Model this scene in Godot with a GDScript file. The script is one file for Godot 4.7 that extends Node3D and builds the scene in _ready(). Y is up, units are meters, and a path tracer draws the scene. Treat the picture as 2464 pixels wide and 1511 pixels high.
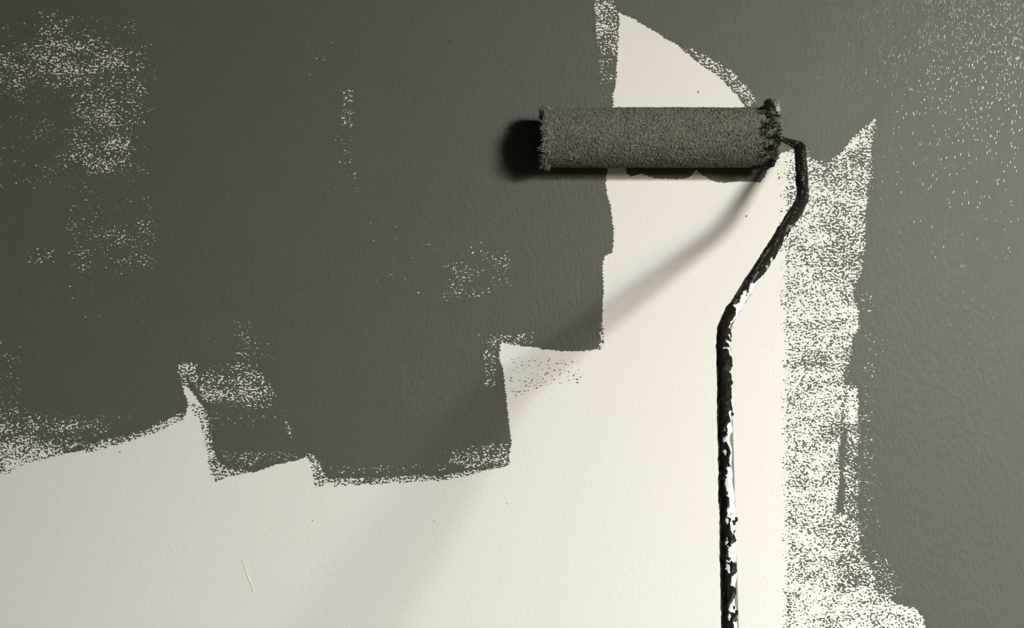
extends Node3D
# A paint roller resting on a half painted wall, lit by one small frosted window.
# Drawing unit: 0.28 mm on the wall. (0, 0) is the top corner of the painted stretch, x to the right, y down, h out of the wall.

const U := 0.00028
const EYE_Y := 1.35
const GX0 := -120
const GY0 := -120
const GX1 := 2584
const GY1 := 1632
const CELL := 4.0 / 3.0
const STEP := 4
const FILM := 0.5

var rng := RandomNumberGenerator.new()
var cov := PackedFloat32Array()
var cw := 0
var ch := 0


func wall_point(x: float, y: float, h := 0.0) -> Vector3:
	return Vector3((x - 1232.0) * U, EYE_Y - (y - 755.5) * U, h * U)


func numbers(parts: Array) -> PackedVector2Array:
	var out := PackedVector2Array()
	for i in range(0, parts.size(), 2):
		out.append(Vector2(parts[i], parts[i + 1]))
	return out


# ---------------------------------------------------------------- helpers

func mesh_node(called: String, m: Mesh, mat: Material, parent: Node = self) -> MeshInstance3D:
	var o := MeshInstance3D.new()
	o.name = called
	o.mesh = m
	o.material_override = mat
	o.cast_shadow = GeometryInstance3D.SHADOW_CASTING_SETTING_ON
	parent.add_child(o, true)
	return o


func structure(called: String, m: Mesh, mat: Material, label: String, at := Vector3.ZERO) -> MeshInstance3D:
	var o := mesh_node(called, m, mat)
	o.position = at
	o.set_meta("kind", "structure")
	o.set_meta("label", label)
	return o


func box(size: Vector3) -> BoxMesh:
	var b := BoxMesh.new()
	b.size = size
	return b


func surface_from(v: PackedVector3Array, n: PackedVector3Array, c := PackedColorArray()) -> ArrayMesh:
	var a := []
	a.resize(Mesh.ARRAY_MAX)
	a[Mesh.ARRAY_VERTEX] = v
	a[Mesh.ARRAY_NORMAL] = n
	if c.size():
		a[Mesh.ARRAY_COLOR] = c
	var m := ArrayMesh.new()
	m.add_surface_from_arrays(Mesh.PRIMITIVE_TRIANGLES, a)
	return m


func matte(c: Color, rough := 0.8) -> StandardMaterial3D:
	var m := StandardMaterial3D.new()
	m.albedo_color = c
	m.roughness = rough
	return m


func noise(seed_: int, freq: float, octaves := 1, kind := FastNoiseLite.TYPE_SIMPLEX_SMOOTH) -> FastNoiseLite:
	var f := FastNoiseLite.new()
	f.seed = seed_
	f.noise_type = kind
	f.frequency = freq
	f.fractal_type = FastNoiseLite.FRACTAL_FBM if octaves > 1 else FastNoiseLite.FRACTAL_NONE
	f.fractal_octaves = octaves
	return f


# ---------------------------------------------------------------- how much paint lies where

# lays a share of cover over an outline, its border spread over so many units
func lay(share: float, spread: float, outline: Array) -> void:
	var p := numbers(outline)
	var n := p.size()
	var x0 := INF
	var y0 := INF
	var x1 := -INF
	var y1 := -INF
	for q in p:
		x0 = minf(x0, q.x)
		y0 = minf(y0, q.y)
		x1 = maxf(x1, q.x)
		y1 = maxf(y1, q.y)
	var half := spread * 0.5
	var i0 := clampi(int((x0 - half - GX0) / STEP) - 1, 0, cw - 1)
	var i1 := clampi(int((x1 + half - GX0) / STEP) + 1, 0, cw - 1)
	var j0 := clampi(int((y0 - half - GY0) / STEP) - 1, 0, ch - 1)
	var j1 := clampi(int((y1 + half - GY0) / STEP) + 1, 0, ch - 1)
	var w := i1 - i0 + 1
	var h := j1 - j0 + 1
	var d := PackedFloat32Array()
	d.resize(w * h)
	d.fill(half * half)
	for k in n:
		var a := p[k]
		var b := p[(k + 1) % n]
		var e := b - a
		var ee := maxf(e.length_squared(), 1e-6)
		var ka := clampi(int((minf(a.x, b.x) - half - GX0) / STEP) - 1 - i0, 0, w - 1)
		var kb := clampi(int((maxf(a.x, b.x) + half - GX0) / STEP) + 1 - i0, 0, w - 1)
		var la := clampi(int((minf(a.y, b.y) - half - GY0) / STEP) - 1 - j0, 0, h - 1)
		var lb := clampi(int((maxf(a.y, b.y) + half - GY0) / STEP) + 1 - j0, 0, h - 1)
		for l in range(la, lb + 1):
			for m in range(ka, kb + 1):
				var q := Vector2(GX0 + (i0 + m) * STEP, GY0 + (j0 + l) * STEP)
				var t := clampf((q - a).dot(e) / ee, 0.0, 1.0)
				var dd := q.distance_squared_to(a + e * t)
				if dd < d[l * w + m]:
					d[l * w + m] = dd
	for l in h:
		var y := GY0 + (j0 + l) * STEP + 0.013
		var cut := []
		for k in n:
			var a := p[k]
			var b := p[(k + 1) % n]
			if (a.y > y) != (b.y > y):
				cut.append(a.x + (y - a.y) / (b.y - a.y) * (b.x - a.x))
		cut.sort()
		var c := 0
		for m in w:
			var x := GX0 + (i0 + m) * STEP
			while c < cut.size() and cut[c] < x:
				c += 1
			var dist := sqrt(d[l * w + m])
			var s := 0.5 + 0.5 * (dist if c % 2 == 1 else -dist) / half
			if s <= 0.0:
				continue
			s = s * s * (3.0 - 2.0 * s)
			var at := (j0 + l) * cw + i0 + m
			cov[at] = lerpf(cov[at], share, s)


func lay_box(share: float, spread: float, x0: float, y0: float, x1: float, y1: float, lean := 0.0) -> void:
	lay(share, spread, [x0, y0, x1, y0, x1 + lean, y1, x0 + lean, y1])


func lay_all() -> void:
	cw = (GX1 - GX0) / STEP + 1
	ch = (GY1 - GY0) / STEP + 1
	cov.resize(cw * ch)
	cov.fill(1.4)
	# speckled places in the painted field, from thin to bare
	lay_box(0.955, 60, -60, 10, 400, 480)
	lay(0.84, 50, [100, 20, 160, 25, 190, 80, 240, 95, 300, 120, 345, 130, 350, 290, 320, 310, 308, 410, 200, 425, 135, 410, 150, 350, 185, 300, 180, 240, 120, 215, 60, 200, 60, 110, 100, 80])
	lay(0.70, 40, [90, 95, 180, 80, 280, 125, 300, 160, 200, 195, 120, 190, 80, 160, 60, 120])
	lay_box(0.76, 30, 195, 235, 300, 300)
	lay_box(0.74, 30, 205, 325, 312, 408)
	lay_box(0.80, 40, -60, 135, 55, 225)
	lay_box(0.96, 60, 140, 430, 400, 800)
	lay_box(0.89, 40, 170, 535, 360, 650)
	lay_box(0.88, 30, 55, 588, 140, 642)
	lay_box(0.93, 50, -60, 800, 70, 1000)
	lay(0.72, 40, [-60, 985, 90, 990, 150, 1010, 150, 1060, 60, 1100, -60, 1100])
	lay(0.80, 40, [90, 990, 270, 990, 270, 1050, 150, 1075, 90, 1080])
	lay_box(0.955, 40, 250, 975, 450, 1025)
	lay_box(0.955, 50, 410, 770, 690, 900)
	lay_box(0.88, 30, 555, 765, 612, 880)
	lay(0.71, 30, [440, 885, 560, 868, 625, 885, 655, 925, 695, 1000, 640, 990, 560, 985, 490, 975, 460, 930])
	lay(0.89, 30, [640, 925, 700, 1000, 725, 1080, 700, 1080, 660, 1000])
	lay(0.95, 30, [490, 975, 660, 985, 700, 1010, 600, 1040, 500, 1040])
	lay(0.87, 24, [520, 1075, 720, 1080, 725, 1108, 580, 1132, 535, 1120])
	lay(0.90, 26, [775, 1110, 1080, 1110, 1080, 1140, 800, 1150])
	lay(0.73, 24, [1065, 1085, 1130, 1068, 1232, 1058, 1228, 1122, 1130, 1132, 1080, 1115])
	lay_box(0.965, 50, 720, 80, 820, 220)
	lay_box(0.86, 24, 815, 205, 858, 312)
	lay_box(0.95, 40, 790, 310, 880, 480)
	lay_box(0.975, 60, 860, 500, 1220, 760)
	lay_box(0.86, 36, 1075, 628, 1180, 708)
	lay_box(0.92, 36, 1110, 590, 1245, 700)
	lay_box(0.87, 20, 1145, 795, 1290, 832)
	lay_box(0.80, 20, 1160, 815, 1198, 935)
	lay_box(0.985, 80, 240, 660, 560, 900)
	lay_box(0.975, 60, 2085, 300, 2150, 1300)
	# bare wall: the large field under the stroke ends
	lay(-0.4, 10, [-200, 1150, 0, 1136, 56, 1118, 133, 1096, 208, 1082, 278, 1064, 347, 1042, 417, 1020, 446, 1000, 452, 982, 453, 968, 442, 944, 438, 918, 444, 916, 465, 948, 486, 976, 494, 1022, 507, 1056, 513, 1089, 524, 1118, 534, 1134, 583, 1139, 621, 1133, 660, 1120, 714, 1108, 738, 1098, 752, 1112, 768, 1137, 785, 1160, 825, 1162, 860, 1161, 904, 1159, 991, 1156, 1070, 1150, 1105, 1141, 1166, 1132, 1226, 1120, 1231, 1062, 1223, 1006, 1218, 953, 1210, 888, 1201, 861, 1206, 826, 1253, 832, 1319, 842, 1384, 846, 1441, 840, 1446, 805, 1450, 761, 1452, 704, 1450, 630, 1455, 616, 1473, 609, 1477, 560, 1473, 530, 1470, 500, 1462, 470, 1458, 440, 1462, 405, 1470, 340, 1850, 340, 1864, 372, 1890, 366, 1893, 500, 1895, 800, 1893, 1200, 1895, 1520, 1895, 1700, -200, 1700])
	# ragged fringes where the strokes ran dry
	lay(0.40, 22, [-60, 1070, 60, 1076, 140, 1072, 205, 1066, 135, 1098, 60, 1118, 12, 1140, -60, 1150])
	lay(0.16, 12, [8, 1104, 60, 1108, 24, 1142, 8, 1144])
	lay(0.48, 12, [200, 1070, 345, 1034, 440, 994, 447, 1012, 347, 1054, 208, 1092])
	lay(0.46, 14, [476, 985, 496, 985, 512, 1060, 520, 1100, 542, 1122, 532, 1162, 506, 1152, 500, 1110, 494, 1070, 484, 1030])
	lay(0.50, 12, [508, 1130, 560, 1126, 610, 1136, 545, 1150, 515, 1162])
	lay(0.42, 14, [736, 1086, 752, 1086, 792, 1148, 790, 1168, 756, 1174, 746, 1120])
	lay(0.52, 12, [790, 1152, 900, 1148, 1060, 1142, 1160, 1126, 1160, 1140, 1060, 1158, 900, 1167, 800, 1172])
	lay(0.50, 12, [428, 876, 474, 876, 474, 914, 446, 934, 430, 906])
	lay(0.30, 12, [450, 964, 490, 976, 496, 1024, 468, 1004])
	lay(0.45, 8, [1441, 790, 1454, 780, 1456, 830, 1442, 844])
	# bare triangle above the sleeve
	lay(-0.4, 9, [1476, 300, 1474, 228, 1482, 199, 1485, 139, 1487, 89, 1490, 50, 1486, 28, 1529, 48, 1559, 66, 1599, 91, 1634, 111, 1656, 130, 1682, 152, 1718, 176, 1745, 198, 1769, 226, 1792, 252, 1805, 300])
	lay(0.55, 22, [1645, 118, 1665, 112, 1700, 128, 1760, 165, 1800, 205, 1825, 245, 1800, 262, 1780, 235, 1745, 195, 1700, 165])
	lay(0.62, 14, [1428, -20, 1470, -20, 1490, 30, 1488, 95, 1484, 135, 1440, 135, 1430, 60])
	lay(0.60, 12, [1440, 30, 1484, 36, 1482, 80, 1440, 80])
	lay_box(0.84, 16, 1436, 135, 1480, 205)
	lay_box(0.94, 16, 1438, 205, 1474, 262)
	# the dry stroke beside the frame
	lay(0.29, 14, [1884, 366, 1940, 345, 1958, 384, 1990, 394, 2025, 366, 2052, 328, 2088, 296, 2108, 282, 2106, 310, 2098, 330, 2094, 440, 2088, 478, 2080, 520, 2080, 600, 2070, 657, 2056, 690, 2052, 704, 2066, 740, 2070, 790, 2052, 815, 2052, 850, 2040, 880, 2040, 920, 2066, 930, 2068, 1040, 2064, 1240, 2070, 1270, 2066, 1320, 2085, 1340, 2115, 1405, 2155, 1448, 2205, 1462, 2226, 1490, 2230, 1700, 1884, 1700])
	lay(0.10, 12, [1866, 372, 1890, 366, 1892, 700, 1892, 1000, 1894, 1600, 1880, 1600, 1876, 1000, 1872, 640])
	lay(0.55, 30, [1950, 385, 2020, 385, 2092, 320, 2094, 450, 2080, 470, 1960, 440])
	lay(0.46, 40, [1990, 470, 2080, 470, 2076, 650, 2050, 700, 1990, 700])
	lay(0.58, 16, [1930, 596, 2050, 592, 2078, 606, 2078, 632, 1930, 622])
	lay(0.47, 26, [1910, 840, 2036, 840, 2036, 880, 1910, 890])
	lay(0.50, 18, [1950, 1020, 2064, 1020, 2064, 1050, 1950, 1058])
	lay(0.30, 24, [1900, 1085, 2010, 1085, 2010, 1220, 1900, 1240])
	lay(0.66, 18, [2034, 1050, 2066, 1050, 2072, 1150, 2064, 1240, 2070, 1330, 2034, 1330])
	lay(0.66, 14, [2026, 850, 2044, 850, 2042, 940, 2036, 1050, 2024, 1050, 2028, 940])
	lay(1.1, 9, [2024, 1046, 2038, 1056, 2034, 1100, 2030, 1140, 2036, 1170, 2028, 1205, 2034, 1238, 2012, 1232, 2016, 1190, 2022, 1150, 2018, 1100])
	lay(0.90, 26, [2060, 690, 2108, 690, 2104, 1000, 2108, 1330, 2070, 1330, 2066, 1000, 2074, 800])
	lay(0.86, 30, [2084, 1290, 2140, 1340, 2200, 1430, 2206, 1450, 2150, 1440, 2112, 1390])
	lay(0.55, 26, [2010, 1240, 2070, 1260, 2066, 1330, 2095, 1400, 2020, 1430])
	lay(0.80, 26, [2085, 1320, 2130, 1360, 2150, 1440, 2110, 1430])
	lay(0.24, 20, [1900, 1380, 2000, 1440, 2150, 1462, 2205, 1472, 2222, 1500, 2230, 1700, 1900, 1700])
	lay_box(0.93, 30, 1935, 335, 2010, 380)
	# a faint dab under the middle block
	lay(0.10, 22, [1215, 850, 1300, 852, 1405, 862, 1412, 930, 1330, 930, 1240, 965, 1222, 940])
	for dot in [[1679, 222, 2.4], [288, 1087, 1.6], [1043, 1252, 1.4], [1452, 622, 2.6], [980, 1173, 1.4], [1026, 1172, 1.6], [1219, 1213, 1.2], [1677, 1362, 1.4], [1722, 998, 1.8], [753, 1251, 1.4], [1796, 520, 1.6]]:
		lay_box(1.4, 3, dot[0] - dot[2], dot[1] - dot[2], dot[0] + dot[2], dot[1] + dot[2])
	# wet paint squeezed out under the sleeve
	lay(1.4, 5, [1506, 380, 1508, 418, 1518, 425, 1530, 422, 1541, 417, 1556, 423, 1571, 428, 1600, 430, 1631, 432, 1656, 427, 1668, 418, 1673, 406, 1676, 408, 1684, 417, 1698, 425, 1718, 436, 1738, 440, 1776, 436, 1819, 437, 1829, 439, 1842, 424, 1847, 407, 1851, 385, 1846, 330, 1506, 330])


# ---------------------------------------------------------------- the coat of paint, as a thin raised film

var fv := PackedVector3Array()
var fn := PackedVector3Array()


func film_corner(x: float, y: float, n: Vector3, t: float) -> void:
	fv.append(wall_point(x, y, t))
	fn.append(n)


func film_rect(x0: float, y0: float, x1: float, y1: float, t: float) -> void:
	var n := Vector3(0, 0, 1)
	for q in [Vector2(x0, y0), Vector2(x1, y0), Vector2(x1, y1), Vector2(x0, y0), Vector2(x1, y1), Vector2(x0, y1)]:
		film_corner(q.x, q.y, n, t)


func build_film(mat: Material) -> MeshInstance3D:
	var t := FILM
	var nx := int(round((GX1 - GX0) / CELL)) + 1
	var ny := int(round((GY1 - GY0) / CELL)) + 1
	var fine := noise(11, 0.15, 2)
	var streak := noise(12, 0.12, 1)
	var patch := noise(13, 0.016, 2)
	var ratio := 3.0
	var prev := PackedFloat32Array()
	var here := PackedFloat32Array()
	for j in ny:
		here = PackedFloat32Array()
		here.resize(nx)
		var gy := float(j) / ratio
		var jy := mini(int(gy), ch - 2)
		var ty := gy - jy
		var y := float(GY0 + j * CELL)
		for i in nx:
			var gx := float(i) / ratio
			var ix := mini(int(gx), cw - 2)
			var tx := gx - ix
			var at := jy * cw + ix
			var c := lerpf(lerpf(cov[at], cov[at + 1], tx), lerpf(cov[at + cw], cov[at + cw + 1], tx), ty)
			if c > 1.15:
				here[i] = 1.0
				continue
			if c < -0.15:
				here[i] = -1.0
				continue
			var x := float(GX0 + i * CELL)
			var v := fine.get_noise_2d(x * 0.92 + y * 0.2, y * 1.2 - x * 0.32) * 0.8 + streak.get_noise_2d(x * 0.5, y * 1.5 - x * 0.1) * 0.34 + patch.get_noise_2d(x * 0.7, y * 1.6) * 0.26
			here[i] = c - 1.0 / (1.0 + exp(-5.6 * v))
		if j > 0:
			film_row(prev, here, j - 1, nx, t)
		prev = here
	# the coat goes on past the worked area
	film_rect(-6000, -3900, 8300, GY0, t)
	film_rect(-6000, GY0, GX0, 1150, t)
	film_rect(GX1, GY0, 8300, GY1, t)
	film_rect(2240, GY1, 8300, 3000, t)
	return mesh_node("grey_paint", surface_from(fv, fn), mat)


func film_row(a: PackedFloat32Array, b: PackedFloat32Array, j: int, nx: int, t: float) -> void:
	var y0 := float(GY0 + j * CELL)
	var y1 := y0 + CELL
	var run := -1
	for i in nx - 1:
		var va := a[i]
		var vb := a[i + 1]
		var vc := b[i + 1]
		var vd := b[i]
		var full := va > 0.0 and vb > 0.0 and vc > 0.0 and vd > 0.0
		if full:
			if run < 0:
				run = i
			continue
		if run >= 0:
			film_rect(GX0 + run * CELL, y0, GX0 + i * CELL, y1, t)
			run = -1
		if va <= 0.0 and vb <= 0.0 and vc <= 0.0 and vd <= 0.0:
			continue
		var x0 := float(GX0 + i * CELL)
		var x1 := x0 + CELL
		var px := [x0, x1, x1, x0]
		var py := [y0, y0, y1, y1]
		var v := [va, vb, vc, vd]
		var pts := []
		var kind := []
		for k in 4:
			var m := (k + 1) % 4
			if v[k] > 0.0:
				pts.append(Vector2(px[k], py[k]))
				kind.append(0)
			if (v[k] > 0.0) != (v[m] > 0.0):
				var s: float = v[k] / (v[k] - v[m])
				pts.append(Vector2(lerpf(px[k], px[m], s), lerpf(py[k], py[m], s)))
				kind.append(1 if v[k] > 0.0 else 2)
		var g := Vector2(vb + vc - va - vd, vc + vd - va - vb)
		g = g.normalized()
		var lip := Vector3(-g.x * 0.45, g.y * 0.45, 1).normalized()
		var n := pts.size()
		for k in range(1, n - 1):
			for m in [0, k, k + 1]:
				film_corner(pts[m].x, pts[m].y, lip if kind[m] else Vector3(0, 0, 1), t)
		for k in n:
			var m := (k + 1) % n
			if kind[k] == 1 and kind[m] == 2:
				var p: Vector2 = pts[k]
				var q: Vector2 = pts[m]
				var side := Vector3(-g.x, g.y, 0.3).normalized()
				film_corner(p.x, p.y, lip, t)
				film_corner(p.x, p.y, side, 0.0)
				film_corner(q.x, q.y, side, 0.0)
				film_corner(p.x, p.y, lip, t)
				film_corner(q.x, q.y, side, 0.0)
				film_corner(q.x, q.y, lip, t)
	if run >= 0:
		film_rect(GX0 + run * CELL, y0, GX0 + (nx - 1) * CELL, y1, t)


# ---------------------------------------------------------------- swept tubes and lumps

func frames_along(path: PackedVector3Array) -> Array:
	var out := []
	var up := Vector3(0, 0, 1)
	for i in path.size():
		var d := (path[mini(i + 1, path.size() - 1)] - path[maxi(i - 1, 0)]).normalized()
		var s := d.cross(up).normalized()
		out.append([d, s, s.cross(d).normalized()])
	return out


# a tube along the path; the radius is asked for at (place along, angle)
func tube(path: PackedVector3Array, sides: int, radius: Callable, origin: Vector3, color = null) -> ArrayMesh:
	var fr := frames_along(path)
	var st := SurfaceTool.new()
	st.begin(Mesh.PRIMITIVE_TRIANGLES)
	st.set_smooth_group(0)
	for i in path.size():
		for k in sides:
			var a := TAU * k / sides
			var r: float = radius.call(i, a)
			if color != null:
				st.set_color((color as Callable).call(i, a))
			st.add_vertex(path[i] + (fr[i][1] * cos(a) + fr[i][2] * sin(a)) * r - origin)
	for i in path.size() - 1:
		for k in sides:
			var m := (k + 1) % sides
			var p := i * sides + k
			var q := i * sides + m
			for x in [p, q, p + sides, q, q + sides, p + sides]:
				st.add_index(x)
	for end in [0, path.size() - 1]:
		var first: int = end * sides
		for k in range(1, sides - 1):
			var tri := [first, first + k + 1, first + k] if end == 0 else [first, first + k, first + k + 1]
			for x in tri:
				st.add_index(x)
	st.generate_normals()
	return st.commit()


func rounded_path(corners: Array, bend: Array, step: float) -> PackedVector3Array:
	var c := Curve3D.new()
	c.bake_interval = step
	for i in corners.size():
		var p: Vector3 = corners[i]
		if i == 0 or i == corners.size() - 1:
			c.add_point(p)
			continue
		var a: Vector3 = (corners[i - 1] - p).normalized() * bend[i]
		var b: Vector3 = (corners[i + 1] - p).normalized() * bend[i]
		c.add_point(p + a, Vector3.ZERO, -a * 0.6)
		c.add_point(p + b, -b * 0.6, Vector3.ZERO)
	return c.get_baked_points()


# thin three sided spikes, one by one into a list of corners
func spike(v: PackedVector3Array, n: PackedVector3Array, c: PackedColorArray, at: Vector3, dir: Vector3, length: float, width: float, col: Color) -> void:
	var d := dir.normalized()
	var s := d.cross(Vector3(0.31, 0.77, 0.55)).normalized()
	var q := s.cross(d)
	var tip := at + d * length
	var ring := []
	for k in 3:
		var a := TAU * k / 3.0 + at.x * 9e4
		ring.append((s * cos(a) + q * sin(a)))
	for k in 3:
		var e: Vector3 = ring[k]
		var f: Vector3 = ring[(k + 1) % 3]
		v.append(at + e * width)
		v.append(at + f * width)
		v.append(tip)
		n.append((e + d * 0.3).normalized())
		n.append((f + d * 0.3).normalized())
		n.append((e + f + d).normalized())
		for x in 3:
			c.append(col)


# ---------------------------------------------------------------- the roller

const SLEEVE_Y := 410.0
const SLEEVE_R := 69.0
const SLEEVE_H := 76.0
const SLEEVE_X0 := 70.0
const SLEEVE_X1 := 606.0


func from_middle(x: float, y: float, h: float) -> Vector3:
	return wall_point(1232.0 + x, 755.5 - y, h)


func sleeve_mesh(origin: Vector3) -> ArrayMesh:
	var grain := noise(21, 0.17, 3)
	var lump := noise(22, 0.022, 2)
	var na := 330
	var nr := 270
	var st := SurfaceTool.new()
	st.begin(Mesh.PRIMITIVE_TRIANGLES)
	st.set_smooth_group(0)
	for i in na + 1:
		var x := lerpf(SLEEVE_X0, SLEEVE_X1, float(i) / na)
		var end := minf(float(i), float(na - i)) / 4.0
		var shrink := 0.0 if end >= 1.0 else 7.0 * (1.0 - sqrt(1.0 - (1.0 - end) * (1.0 - end)))
		for k in nr:
			var a := TAU * k / nr
			var p := Vector3(x, cos(a) * SLEEVE_R, sin(a) * SLEEVE_R)
			var g := grain.get_noise_3dv(p)
			var r := SLEEVE_R - 2.6 + g * 4.6 + lump.get_noise_3dv(p) * 2.2 - shrink
			var ex := 0.0
			if i < 5 or i > na - 5:
				ex = lump.get_noise_3d(x * 0.2, p.y * 3.0, p.z * 3.0) * 10.0 + g * 5.0
			st.add_vertex(from_middle(x + ex, SLEEVE_Y + cos(a) * r, SLEEVE_H + sin(a) * r) - origin)
	for i in na:
		for k in nr:
			var m := (k + 1) % nr
			var p := i * nr + k
			var q := i * nr + m
			for x in [p, p + nr, q, q, p + nr, q + nr]:
				st.add_index(x)
	st.generate_normals()
	return st.commit()


func pile_mesh(origin: Vector3, count: int) -> ArrayMesh:
	var v := PackedVector3Array()
	var n := PackedVector3Array()
	var c := PackedColorArray()
	for i in count:
		var x := lerpf(SLEEVE_X0 + 2.0, SLEEVE_X1 - 6.0, rng.randf())
		var a := rng.randf() * TAU
		var out := Vector3(0, cos(a), sin(a))
		var along := Vector3(0, -sin(a), cos(a))
		var at := from_middle(x, SLEEVE_Y + out.y * (SLEEVE_R - 3.0), SLEEVE_H + out.z * (SLEEVE_R - 3.0)) - origin
		var dir := out + along * rng.randf_range(-1.3, 1.3) + Vector3(rng.randf_range(-1.3, 1.3), 0, 0)
		var k := rng.randf_range(0.75, 1.3)
		spike(v, n, c, at, dir, rng.randf_range(2.6, 5.6) * U, rng.randf_range(0.8, 1.5) * U, Color(0.165 * k, 0.160 * k, 0.127 * k))
	return surface_from(v, n, c)


func fray_mesh(origin: Vector3) -> ArrayMesh:
	var v := PackedVector3Array()
	var n := PackedVector3Array()
	var c := PackedColorArray()
	# matted clumps round the rim, each a bundle of fibres that lean together
	for i in 90:
		var a := TAU * (i + rng.randf() * 0.8) / 90.0
		var out := Vector3(0, cos(a), sin(a))
		var along := Vector3(0, -sin(a), cos(a))
		var low := maxf(0.0, out.y * -0.85 + out.z * 0.5 - 0.5)
		var lean := out * rng.randf_range(0.25, 0.8) + along * rng.randf_range(-0.6, 0.6) + Vector3(rng.randf_range(-1.0, -0.1), 0, 0)
		var x := SLEEVE_X0 + rng.randf_range(2.0, 15.0)
		var r := SLEEVE_R - rng.randf_range(2.0, 9.0)
		var k0 := rng.randf_range(0.85, 1.35)
		for j in 34:
			var off := along * rng.randfn() * 2.6 + Vector3(rng.randfn() * 3.0, 0, 0)
			var at := from_middle(x + off.x, SLEEVE_Y + out.y * r + off.y, SLEEVE_H + out.z * r + off.z) - origin
			var dir := lean + Vector3(rng.randfn(), rng.randfn(), rng.randfn()) * 0.38
			var k := k0 * rng.randf_range(0.75, 1.2)
			spike(v, n, c, at, dir, (rng.randf_range(6.0, 12.0) + low * 16.0 * rng.randf()) * U, rng.randf_range(1.0, 1.9) * U, Color(0.20 * k, 0.193 * k, 0.155 * k))
	return surface_from(v, n, c)


func dark_tuft_mesh(origin: Vector3) -> ArrayMesh:
	var v := PackedVector3Array()
	var n := PackedVector3Array()
	var c := PackedColorArray()
	for i in 150:
		var a := TAU * (i + rng.randf() * 0.9) / 150.0
		var out := Vector3(0, cos(a), sin(a))
		var along := Vector3(0, -sin(a), cos(a))
		var x := SLEEVE_X1 - 6.0 - 34.0 * pow(rng.randf(), 1.7)
		var r := SLEEVE_R - rng.randf_range(2.0, 6.0)
		var lean := out * rng.randf_range(0.1, 0.45) + along * rng.randf_range(-0.7, 0.7) + Vector3(rng.randf_range(-1.6, 0.3), 0, 0)
		var lit := 3.5 if rng.randf() < 0.1 else 1.0
		for j in 30:
			var off := along * rng.randfn() * 1.8 + Vector3(rng.randfn() * 4.0, 0, 0)
			var at := from_middle(x + off.x, SLEEVE_Y + out.y * r + off.y, SLEEVE_H + out.z * r + off.z) - origin
			var dir := lean + Vector3(rng.randfn(), rng.randfn(), rng.randfn()) * 0.25
			var k := lit * rng.randf_range(0.5, 1.5)
			spike(v, n, c, at, dir, rng.randf_range(5.0, 15.0) * U, rng.randf_range(0.8, 1.6) * U, Color(0.011 * k, 0.0105 * k, 0.0085 * k))
	# bristling end face
	for i in 1300:
		var a := rng.randf() * TAU
		var r := SLEEVE_R * sqrt(rng.randf_range(0.3, 1.0))
		var at := from_middle(SLEEVE_X1 - rng.randf_range(3.0, 10.0), SLEEVE_Y + cos(a) * r, SLEEVE_H + sin(a) * r) - origin
		var k := rng.randf_range(0.5, 1.5)
		spike(v, n, c, at, Vector3(1, rng.randfn() * 0.6, rng.randfn() * 0.6), rng.randf_range(3.0, 7.0) * U, rng.randf_range(1.2, 2.2) * U, Color(0.011 * k, 0.0105 * k, 0.0085 * k))
	# the knot of matted pile standing up at the rim
	for i in 900:
		var q := Vector3(rng.randfn(), rng.randfn(), rng.randfn())
		q = q.limit_length(1.6)
		var lobe: Array = [[-16.0, 486.0, 92.0], [-9.0, 479.0, 88.0], [-19.0, 476.0, 96.0], [-12.0, 490.0, 84.0]][i % 4]
		var at := from_middle(SLEEVE_X1 + lobe[0] + q.x * 4.2, lobe[1] + q.y * 4.2, lobe[2] + q.z * 4.6) - origin
		var k := rng.randf_range(0.6, 2.2)
		spike(v, n, c, at, q * 0.5 + Vector3(0.0, 0.2, 0.5), rng.randf_range(2.4, 4.4) * U, rng.randf_range(1.2, 2.2) * U, Color(0.014 * k, 0.0135 * k, 0.011 * k))
	return surface_from(v, n, c)


func lump_mesh(at: Vector3, size: Vector3, seed_: int, rough: float) -> ArrayMesh:
	var f := noise(seed_, 1.1, 2)
	var st := SurfaceTool.new()
	st.begin(Mesh.PRIMITIVE_TRIANGLES)
	st.set_smooth_group(0)
	var nu := 40
	var nv := 24
	for j in nv + 1:
		for i in nu:
			var a := TAU * i / nu
			var b := PI * j / nv
			var d := Vector3(sin(b) * cos(a), cos(b), sin(b) * sin(a))
			st.add_vertex(at + d * size * (1.0 + rough * f.get_noise_3dv(d * 1.4)))
	for j in nv:
		for i in nu:
			var m := (i + 1) % nu
			var p := j * nu + i
			var q := j * nu + m
			for x in [p, q, p + nu, q, q + nu, p + nu]:
				st.add_index(x)
	st.generate_normals()
	return st.commit()


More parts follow.
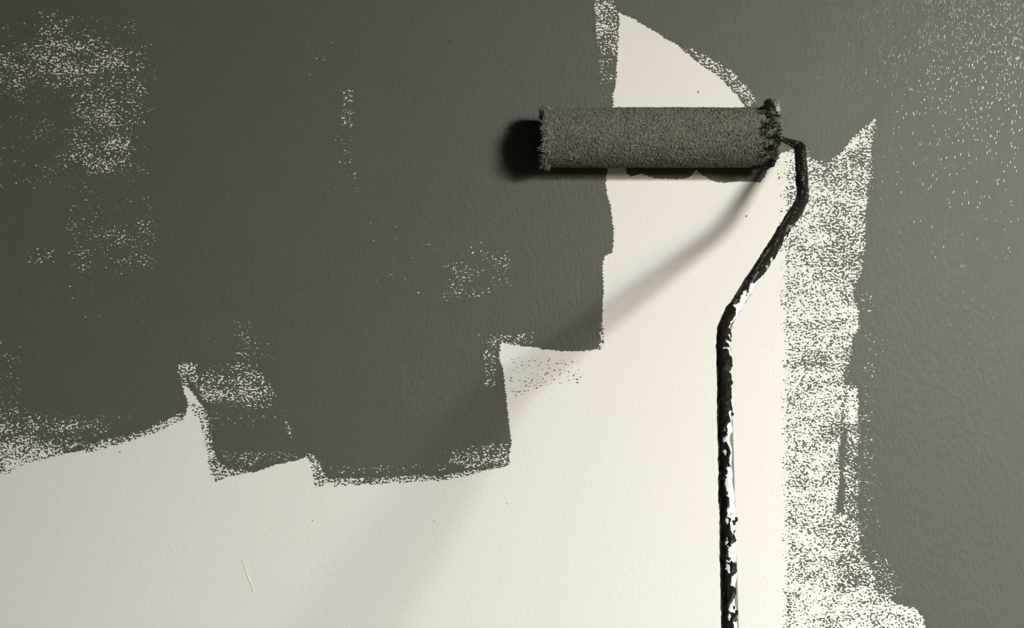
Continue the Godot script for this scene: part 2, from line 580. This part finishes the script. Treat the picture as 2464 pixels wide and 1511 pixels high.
func build_roller(paint: StandardMaterial3D) -> void:
	var origin := from_middle((SLEEVE_X0 + SLEEVE_X1) * 0.5, SLEEVE_Y, SLEEVE_H)
	var o := Node3D.new()
	o.name = "paint_roller"
	o.position = origin
	add_child(o)
	o.set_meta("label", "paint roller with a grey nap sleeve and a bent, paint-crusted frame, pressed against the wall")
	o.set_meta("category", "paint roller")

	var nap := matte(Color(0.130, 0.127, 0.100).linear_to_srgb(), 0.7)
	nap.metallic_specular = 0.3
	var fibre := matte(Color.WHITE, 0.6)
	fibre.vertex_color_use_as_albedo = true
	fibre.metallic_specular = 0.25
	var sleeve := mesh_node("nap_sleeve", sleeve_mesh(origin), nap, o)
	sleeve.set_meta("label", "short grey paint-soaked nap sleeve")
	var pile := mesh_node("nap_pile", pile_mesh(origin, 44000), fibre, sleeve)
	pile.set_meta("kind", "stuff")
	var fray := mesh_node("frayed_edge", fray_mesh(origin), fibre, sleeve)
	fray.set_meta("kind", "stuff")
	fray.set_meta("label", "ragged free end of the nap")
	var tuft := mesh_node("matted_tuft", dark_tuft_mesh(origin), fibre, sleeve)
	tuft.set_meta("kind", "stuff")
	tuft.set_meta("label", "black matted pile at the frame end")

	# core and caps inside the sleeve
	var plastic := matte(Color(0.05, 0.05, 0.048), 0.5)
	for e in [SLEEVE_X0 + 3.0, SLEEVE_X1 - 4.0]:
		var path := PackedVector3Array()
		var turn := -1.0 if e < 300.0 else 1.0
		for q in [[-14.0, 0.0], [0.0, 0.0], [1.0, 1.5], [1.01, 14.0], [-2.0, 15.0], [-2.01, 40.0]]:
			path.append(from_middle(e + turn * (q[0] - 2.0), SLEEVE_Y, SLEEVE_H))
		var prof := [62.0, 62.0, 60.0, 48.0, 46.0, 12.0]
		var cap := tube(path, 48, func(i, _a): return prof[i] * U, origin)
		mesh_node("end_cap", cap, plastic, o)

	# the frame: axle, first bend, slanting arm, shank
	var metal := matte(Color.WHITE, 0.32)
	metal.vertex_color_use_as_albedo = true
	var k := [
		from_middle(300, SLEEVE_Y, SLEEVE_H), from_middle(618, SLEEVE_Y, SLEEVE_H), from_middle(668, 388, 82),
		from_middle(636, 250, 205), from_middle(380, -23, 562), from_middle(308, -443, 920), from_middle(272, -653, 1099),
	]
	var path := rounded_path(k, [0.0, 8.0 * U, 11.0 * U, 34.0 * U, 34.0 * U, 10.0 * U, 0.0], 1.6 * U)
	var start := k[1] as Vector3
	var mid := k[4] as Vector3
	var along := PackedFloat32Array()
	along.resize(path.size())
	for i in range(1, path.size()):
		along[i] = along[i - 1] + path[i].distance_to(path[i - 1]) / U
	var axle_end := 318.0
	var core := func(i, _a): return lerpf(5.0, 11.5, smoothstep(axle_end + 20.0, axle_end + 60.0, along[i])) * U
	# where the shank leaves the second bend
	var s_mid := 0.0
	var best := INF
	for i in path.size():
		if path[i].distance_to(mid) < best:
			best = path[i].distance_to(mid)
			s_mid = along[i]
	var blobs := noise(41, 0.05, 2)
	var fine := noise(42, 0.13, 2)
	var wear := noise(43, 0.035, 2)
	# the bare rod: worn white paint, with grey steel showing along the far side
	var rod_color := func(i, a):
		var w := wear.get_noise_3d(along[i] * 0.5, cos(a) * 9.0, sin(a) * 9.0) * 0.9
		var steel := -cos(a) + w > 0.86
		return Color(0.20, 0.19, 0.17) if steel else Color(0.80, 0.79, 0.77)
	var frame := mesh_node("frame_rod", tube(path, 72, core, origin, rod_color), metal, o)
	frame.set_meta("label", "bent metal rod carrying the sleeve, white paint worn to steel")

	var crust_mat := matte(Color.WHITE, 0.5)
	crust_mat.vertex_color_use_as_albedo = true
	crust_mat.metallic_specular = 0.42
	# black crust: all round the upper frame, thinning to one side and blotches down the shank
	var crust := func(i, a):
		var s := along[i] - s_mid
		var r := lerpf(5.0, 11.5, smoothstep(axle_end + 20.0, axle_end + 60.0, along[i]))
		var d := Vector2(cos(a), sin(a))
		var b := blobs.get_noise_3d(along[i] * 0.5, d.x * 12.0, d.y * 12.0)
		var f := fine.get_noise_3d(along[i] * 0.6, d.x * 12.0, d.y * 12.0)
		var limit := -1.6
		limit = lerpf(limit, -0.93, smoothstep(-470.0, -420.0, s))
		limit = lerpf(limit, 0.15, smoothstep(-190.0, -120.0, s))
		limit = lerpf(limit, -0.7, smoothstep(-42.0, -18.0, s))
		limit = lerpf(limit, -0.15, smoothstep(2.0, 10.0, s))
		for bead in [15.0, 33.0, 49.0]:
			limit -= 0.85 * exp(-pow((s - bead) / 6.0, 4.0)) * (1.0 if s > 2.0 else 0.0)
		limit = lerpf(limit, -0.62, smoothstep(58.0, 62.0, s))
		limit = lerpf(limit, 0.38, smoothstep(205.0, 235.0, s))
		limit = lerpf(limit, 0.05, smoothstep(330.0, 420.0, s))
		var t := d.x - limit + b * (1.35 if s > 235.0 else 0.9) + f * (0.7 if s > 235.0 else 0.35)
		return (r + clampf(t * 9.0, -2.2, 1.3) + (maxf(0.0, b) * 2.4 + f * 0.9 if t > 0.1 else 0.0)) * U
	var first := 90
	var brushed := noise(44, 0.22, 2)
	# dry-brushed grey paint lying in streaks on the black
	var crust_color := func(i, a):
		var w := brushed.get_noise_3d(along[i + first] * 0.05, cos(a) * 11.0, sin(a) * 11.0) + 0.5 * brushed.get_noise_3d(along[i + first] * 0.7, cos(a) * 4.0, sin(a) * 4.0)
		if along[i + first] < s_mid - 60.0 and w > 0.37:
			return Color(0.13, 0.128, 0.11)
		return Color(0.0085, 0.008, 0.007)
	var dried := mesh_node("dried_paint", tube(path.slice(first), 72, func(i, a): return crust.call(i + first, a), origin, crust_color), crust_mat, frame)
	dried.set_meta("label", "black dried paint caked on the rod")

	# the grip, below the part that the photograph shows
	var gp := PackedVector3Array()
	var gr := []
	var p0 := k[6] as Vector3
	var gd := ((k[6] as Vector3) - (k[5] as Vector3)).normalized()
	for q in [[-30.0, 13.0], [-28.0, 26.0], [-10.0, 34.0], [0.0, 36.0], [40.0, 40.0], [120.0, 44.0], [220.0, 46.0], [320.0, 42.0], [400.0, 44.0], [440.0, 48.0], [456.0, 42.0], [462.0, 20.0]]:
		gp.append(p0 + gd * q[0] * U)
		gr.append(q[1])
	mesh_node("grip", tube(gp, 40, func(i, _a): return gr[i] * U, origin), matte(Color(0.09, 0.09, 0.1), 0.55), o)


# ---------------------------------------------------------------- scene

func _ready() -> void:
	rng.seed = 7
	var cam := Camera3D.new()
	cam.name = "camera"
	cam.position = Vector3(0, EYE_Y, 2222.0 * U)
	cam.fov = rad_to_deg(2.0 * atan(755.5 / 2222.0))
	cam.near = 0.02
	cam.far = 20.0
	add_child(cam)
	cam.current = true

	var env := Environment.new()
	env.background_mode = Environment.BG_SKY
	var sky := Sky.new()
	sky.sky_material = PhysicalSkyMaterial.new()
	env.sky = sky
	env.tonemap_mode = Environment.TONE_MAPPER_LINEAR
	env.tonemap_exposure = 1.05
	env.sdfgi_enabled = true
	env.ssao_enabled = true
	env.ssil_enabled = true
	var we := WorldEnvironment.new()
	we.name = "environment"
	we.environment = env
	add_child(we)

	# daylight of the frosted window in the facing wall: sky in the upper half, sunlit ground in the lower
	var win := Vector3(1.06, EYE_Y + 0.33, 1.48)
	for part in [[0.07, 0.30, Color(0.905, 0.945, 0.985), 8.8, -80.0], [-0.09, 0.16, Color(1.0, 0.74, 0.42), 0.75, -8.0]]:
		var l := AreaLight3D.new()
		l.name = "window_light"
		l.area_size = Vector2(0.38, part[1])
		l.area_normalize_energy = true
		l.light_color = (part[2] as Color).linear_to_srgb()
		l.light_energy = part[3]
		l.shadow_enabled = true
		l.position = win + Vector3(0, part[0], -0.05)
		l.rotation_degrees = Vector3(part[4], 0, 0)
		l.area_range = 8.0
		add_child(l, true)

	# the room
	var plaster := matte(Color(0.82, 0.79, 0.72).linear_to_srgb(), 0.7)
	plaster.uv1_triplanar = true
	plaster.uv1_world_triplanar = true
	plaster.uv1_scale = Vector3(4.6, 2.2, 4.6)
	plaster.normal_enabled = true
	plaster.normal_texture = relief_normal(3, 0.06, 3, 3.0)
	plaster.normal_scale = 0.1

	var coat := matte(Color(0.086, 0.0895, 0.069).linear_to_srgb(), 0.6)
	coat.metallic_specular = 0.38
	coat.uv1_triplanar = true
	coat.uv1_world_triplanar = true
	coat.uv1_scale = Vector3(4.6, 2.2, 4.6)
	coat.normal_enabled = true
	coat.normal_texture = relief_normal(5, 0.06, 3, 3.0)
	coat.normal_scale = 0.26

	var other := matte(Color(0.10, 0.10, 0.09).linear_to_srgb(), 0.6)
	var wall := structure("wall_back", box(Vector3(4.6, 2.6, 0.12)), plaster, "off-white wall with a fine roller texture, half covered in grey paint", Vector3(0, 1.3, -0.06))
	structure("wall_left", box(Vector3(0.12, 2.6, 1.82)), other, "dark grey side wall away from the window", Vector3(-2.26, 1.3, 0.79))
	structure("wall_right", box(Vector3(0.12, 2.6, 1.82)), other, "dark grey side wall nearest the window", Vector3(2.26, 1.3, 0.79))
	structure("floor", box(Vector3(4.6, 0.1, 1.9)), matte(Color(0.30, 0.24, 0.18), 0.6), "brown floor below the painted wall", Vector3(0, -0.05, 0.8))
	structure("ceiling", box(Vector3(4.6, 0.1, 1.9)), matte(Color(0.42, 0.41, 0.39), 0.8), "plain ceiling above the painted wall", Vector3(0, 2.65, 0.8))
	var front := CSGBox3D.new()
	front.name = "wall_front"
	front.size = Vector3(4.6, 2.6, 0.14)
	front.material = other
	front.position = Vector3(0, 1.3, 1.6)
	var hole := CSGBox3D.new()
	hole.name = "opening"
	hole.operation = CSGShape3D.OPERATION_SUBTRACTION
	hole.size = Vector3(0.44, 0.42, 0.4)
	hole.position = Vector3(win.x, win.y - 1.3, 0)
	front.add_child(hole)
	add_child(front)
	front.set_meta("kind", "structure")
	front.set_meta("label", "dark grey wall with the small window, facing the painted wall")
	var frosted := matte(Color(0.9, 0.9, 0.88), 0.6)
	frosted.emission_enabled = true
	frosted.emission = Color(0.97, 0.97, 0.92)
	frosted.emission_energy_multiplier = 1.0
	var pane := structure("window_1", box(Vector3(0.41, 0.39, 0.012)), frosted, "small frosted window pane", win + Vector3(0, 0, 0.06))
	var sash := matte(Color(0.5, 0.5, 0.48), 0.5)
	for q in [[0.0, 0.2, 0.43, 0.02], [0.0, -0.2, 0.43, 0.02], [0.21, 0.0, 0.02, 0.38], [-0.21, 0.0, 0.02, 0.38]]:
		var bar := mesh_node("window_frame", box(Vector3(q[2], q[3], 0.05)), sash, pane)
		bar.position = Vector3(q[0], q[1], 0)

	lay_all()
	var film := build_film(coat)
	film.set_meta("label", "dark grey paint rolled in patchy strokes over the off-white wall, thinning to speckles at the stroke ends")
	film.set_meta("category", "paint")
	film.set_meta("kind", "stuff")
	var wet := matte(Color(0.15, 0.15, 0.128).linear_to_srgb(), 0.42)
	var blob := mesh_node("wet_paint_blob", lump_mesh(wall_point(1868, 262, 0.5), Vector3(11, 24, 4.5) * U, 51, 0.3), wet)
	blob.set_meta("label", "small glossy blob of wet grey paint on the wall beside the roller's black tuft")
	blob.set_meta("category", "paint blob")
	var nibs := mesh_node("roller_stipple", stipple_mesh(), stipple_material(coat), film)
	nibs.set_meta("kind", "stuff")

	var scuffs := mesh_node("scuff_streak", scuff_mesh(), matte(Color(0.108, 0.102, 0.074).linear_to_srgb(), 0.6), film)
	scuffs.set_meta("kind", "stuff")
	scuffs.set_meta("label", "faint brownish scuffs in the grey paint")
	for q in [[1085.0, 102.0, 5.0], [1108.0, 330.0, 2.6], [531.0, 310.0, 2.4], [1430.0, 72.0, 3.0]]:
		mesh_node("paint_nib", lump_mesh(wall_point(q[0], q[1], 0.3), Vector3(q[2] * 0.7, q[2], q[2] * 0.35) * U, 61, 0.4), coat, film)
	var hair := PackedVector3Array()
	for i in 12:
		hair.append(wall_point(583.0 + i * 2.6 + sin(i * 0.9) * 1.2, 1346.0 + i * 7.4, 0.2))
	mesh_node("stray_bristle", tube(hair, 8, func(_i, _a): return 1.1 * U, Vector3.ZERO), plaster, wall).position = -wall.position

	build_roller(coat)


func relief_normal(seed_: int, freq: float, octaves: int, strength: float) -> NoiseTexture2D:
	var t := NoiseTexture2D.new()
	t.width = 1024
	t.height = 1024
	t.seamless = true
	t.as_normal_map = true
	t.bump_strength = strength
	t.noise = noise(seed_, freq, octaves)
	return t


# low glossy drops that the nap leaves in thick wet paint
func stipple_mesh() -> ArrayMesh:
	var v := PackedVector3Array()
	var n := PackedVector3Array()
	for i in 2100:
		var x := 2560.0 - absf(rng.randfn()) * 240.0
		var y := -60.0 + absf(rng.randfn()) * 215.0
		if i % 5 == 0:
			x = rng.randf_range(2110.0, 2560.0)
			y = rng.randf_range(-100.0, 1560.0)
		if x < 2120.0 and y > 220.0 or x < 1860.0:
			continue
		var w := rng.randf_range(0.55, 1.1)
		var l := rng.randf_range(1.4, 4.2)
		var lean := rng.randf_range(-0.1, 0.35)
		var slope := rng.randf_range(0.05, 0.16)
		for ring in 8:
			var a := -TAU * ring / 8.0
			var b := -TAU * (ring + 1) / 8.0
			var pa := Vector2(x + cos(a) * w - sin(a) * l * lean, y + sin(a) * l)
			var pb := Vector2(x + cos(b) * w - sin(b) * l * lean, y + sin(b) * l)
			v.append(wall_point(x, y, FILM + 0.05 + slope * w))
			v.append(wall_point(pb.x, pb.y, FILM + 0.02))
			v.append(wall_point(pa.x, pa.y, FILM + 0.02))
			n.append(Vector3(0, 0, 1))
			n.append(Vector3(cos(b) * slope, -sin(b) * slope, 1).normalized())
			n.append(Vector3(cos(a) * slope, -sin(a) * slope, 1).normalized())
	return surface_from(v, n)


func stipple_material(coat: StandardMaterial3D) -> StandardMaterial3D:
	var m := matte(coat.albedo_color, 0.32)
	return m


func scuff_mesh() -> ArrayMesh:
	var v := PackedVector3Array()
	var n := PackedVector3Array()
	for i in 120:
		var x := 1040.0 + rng.randfn() * 52.0
		var y := 925.0 + rng.randfn() * 42.0
		var l := rng.randf_range(5.0, 22.0)
		var w := rng.randf_range(0.5, 1.3)
		var d := Vector2(rng.randf_range(0.3, 0.55), 1.0).normalized()
		var s := Vector2(d.y, -d.x) * w
		var c := Vector2(x, y)
		var p := [c - d * l, c + s, c + d * l, c - s]
		for k in [0, 1, 2, 0, 2, 3]:
			v.append(wall_point(p[k].x, p[k].y, FILM + 0.03))
			n.append(Vector3(0, 0, 1))
	return surface_from(v, n)
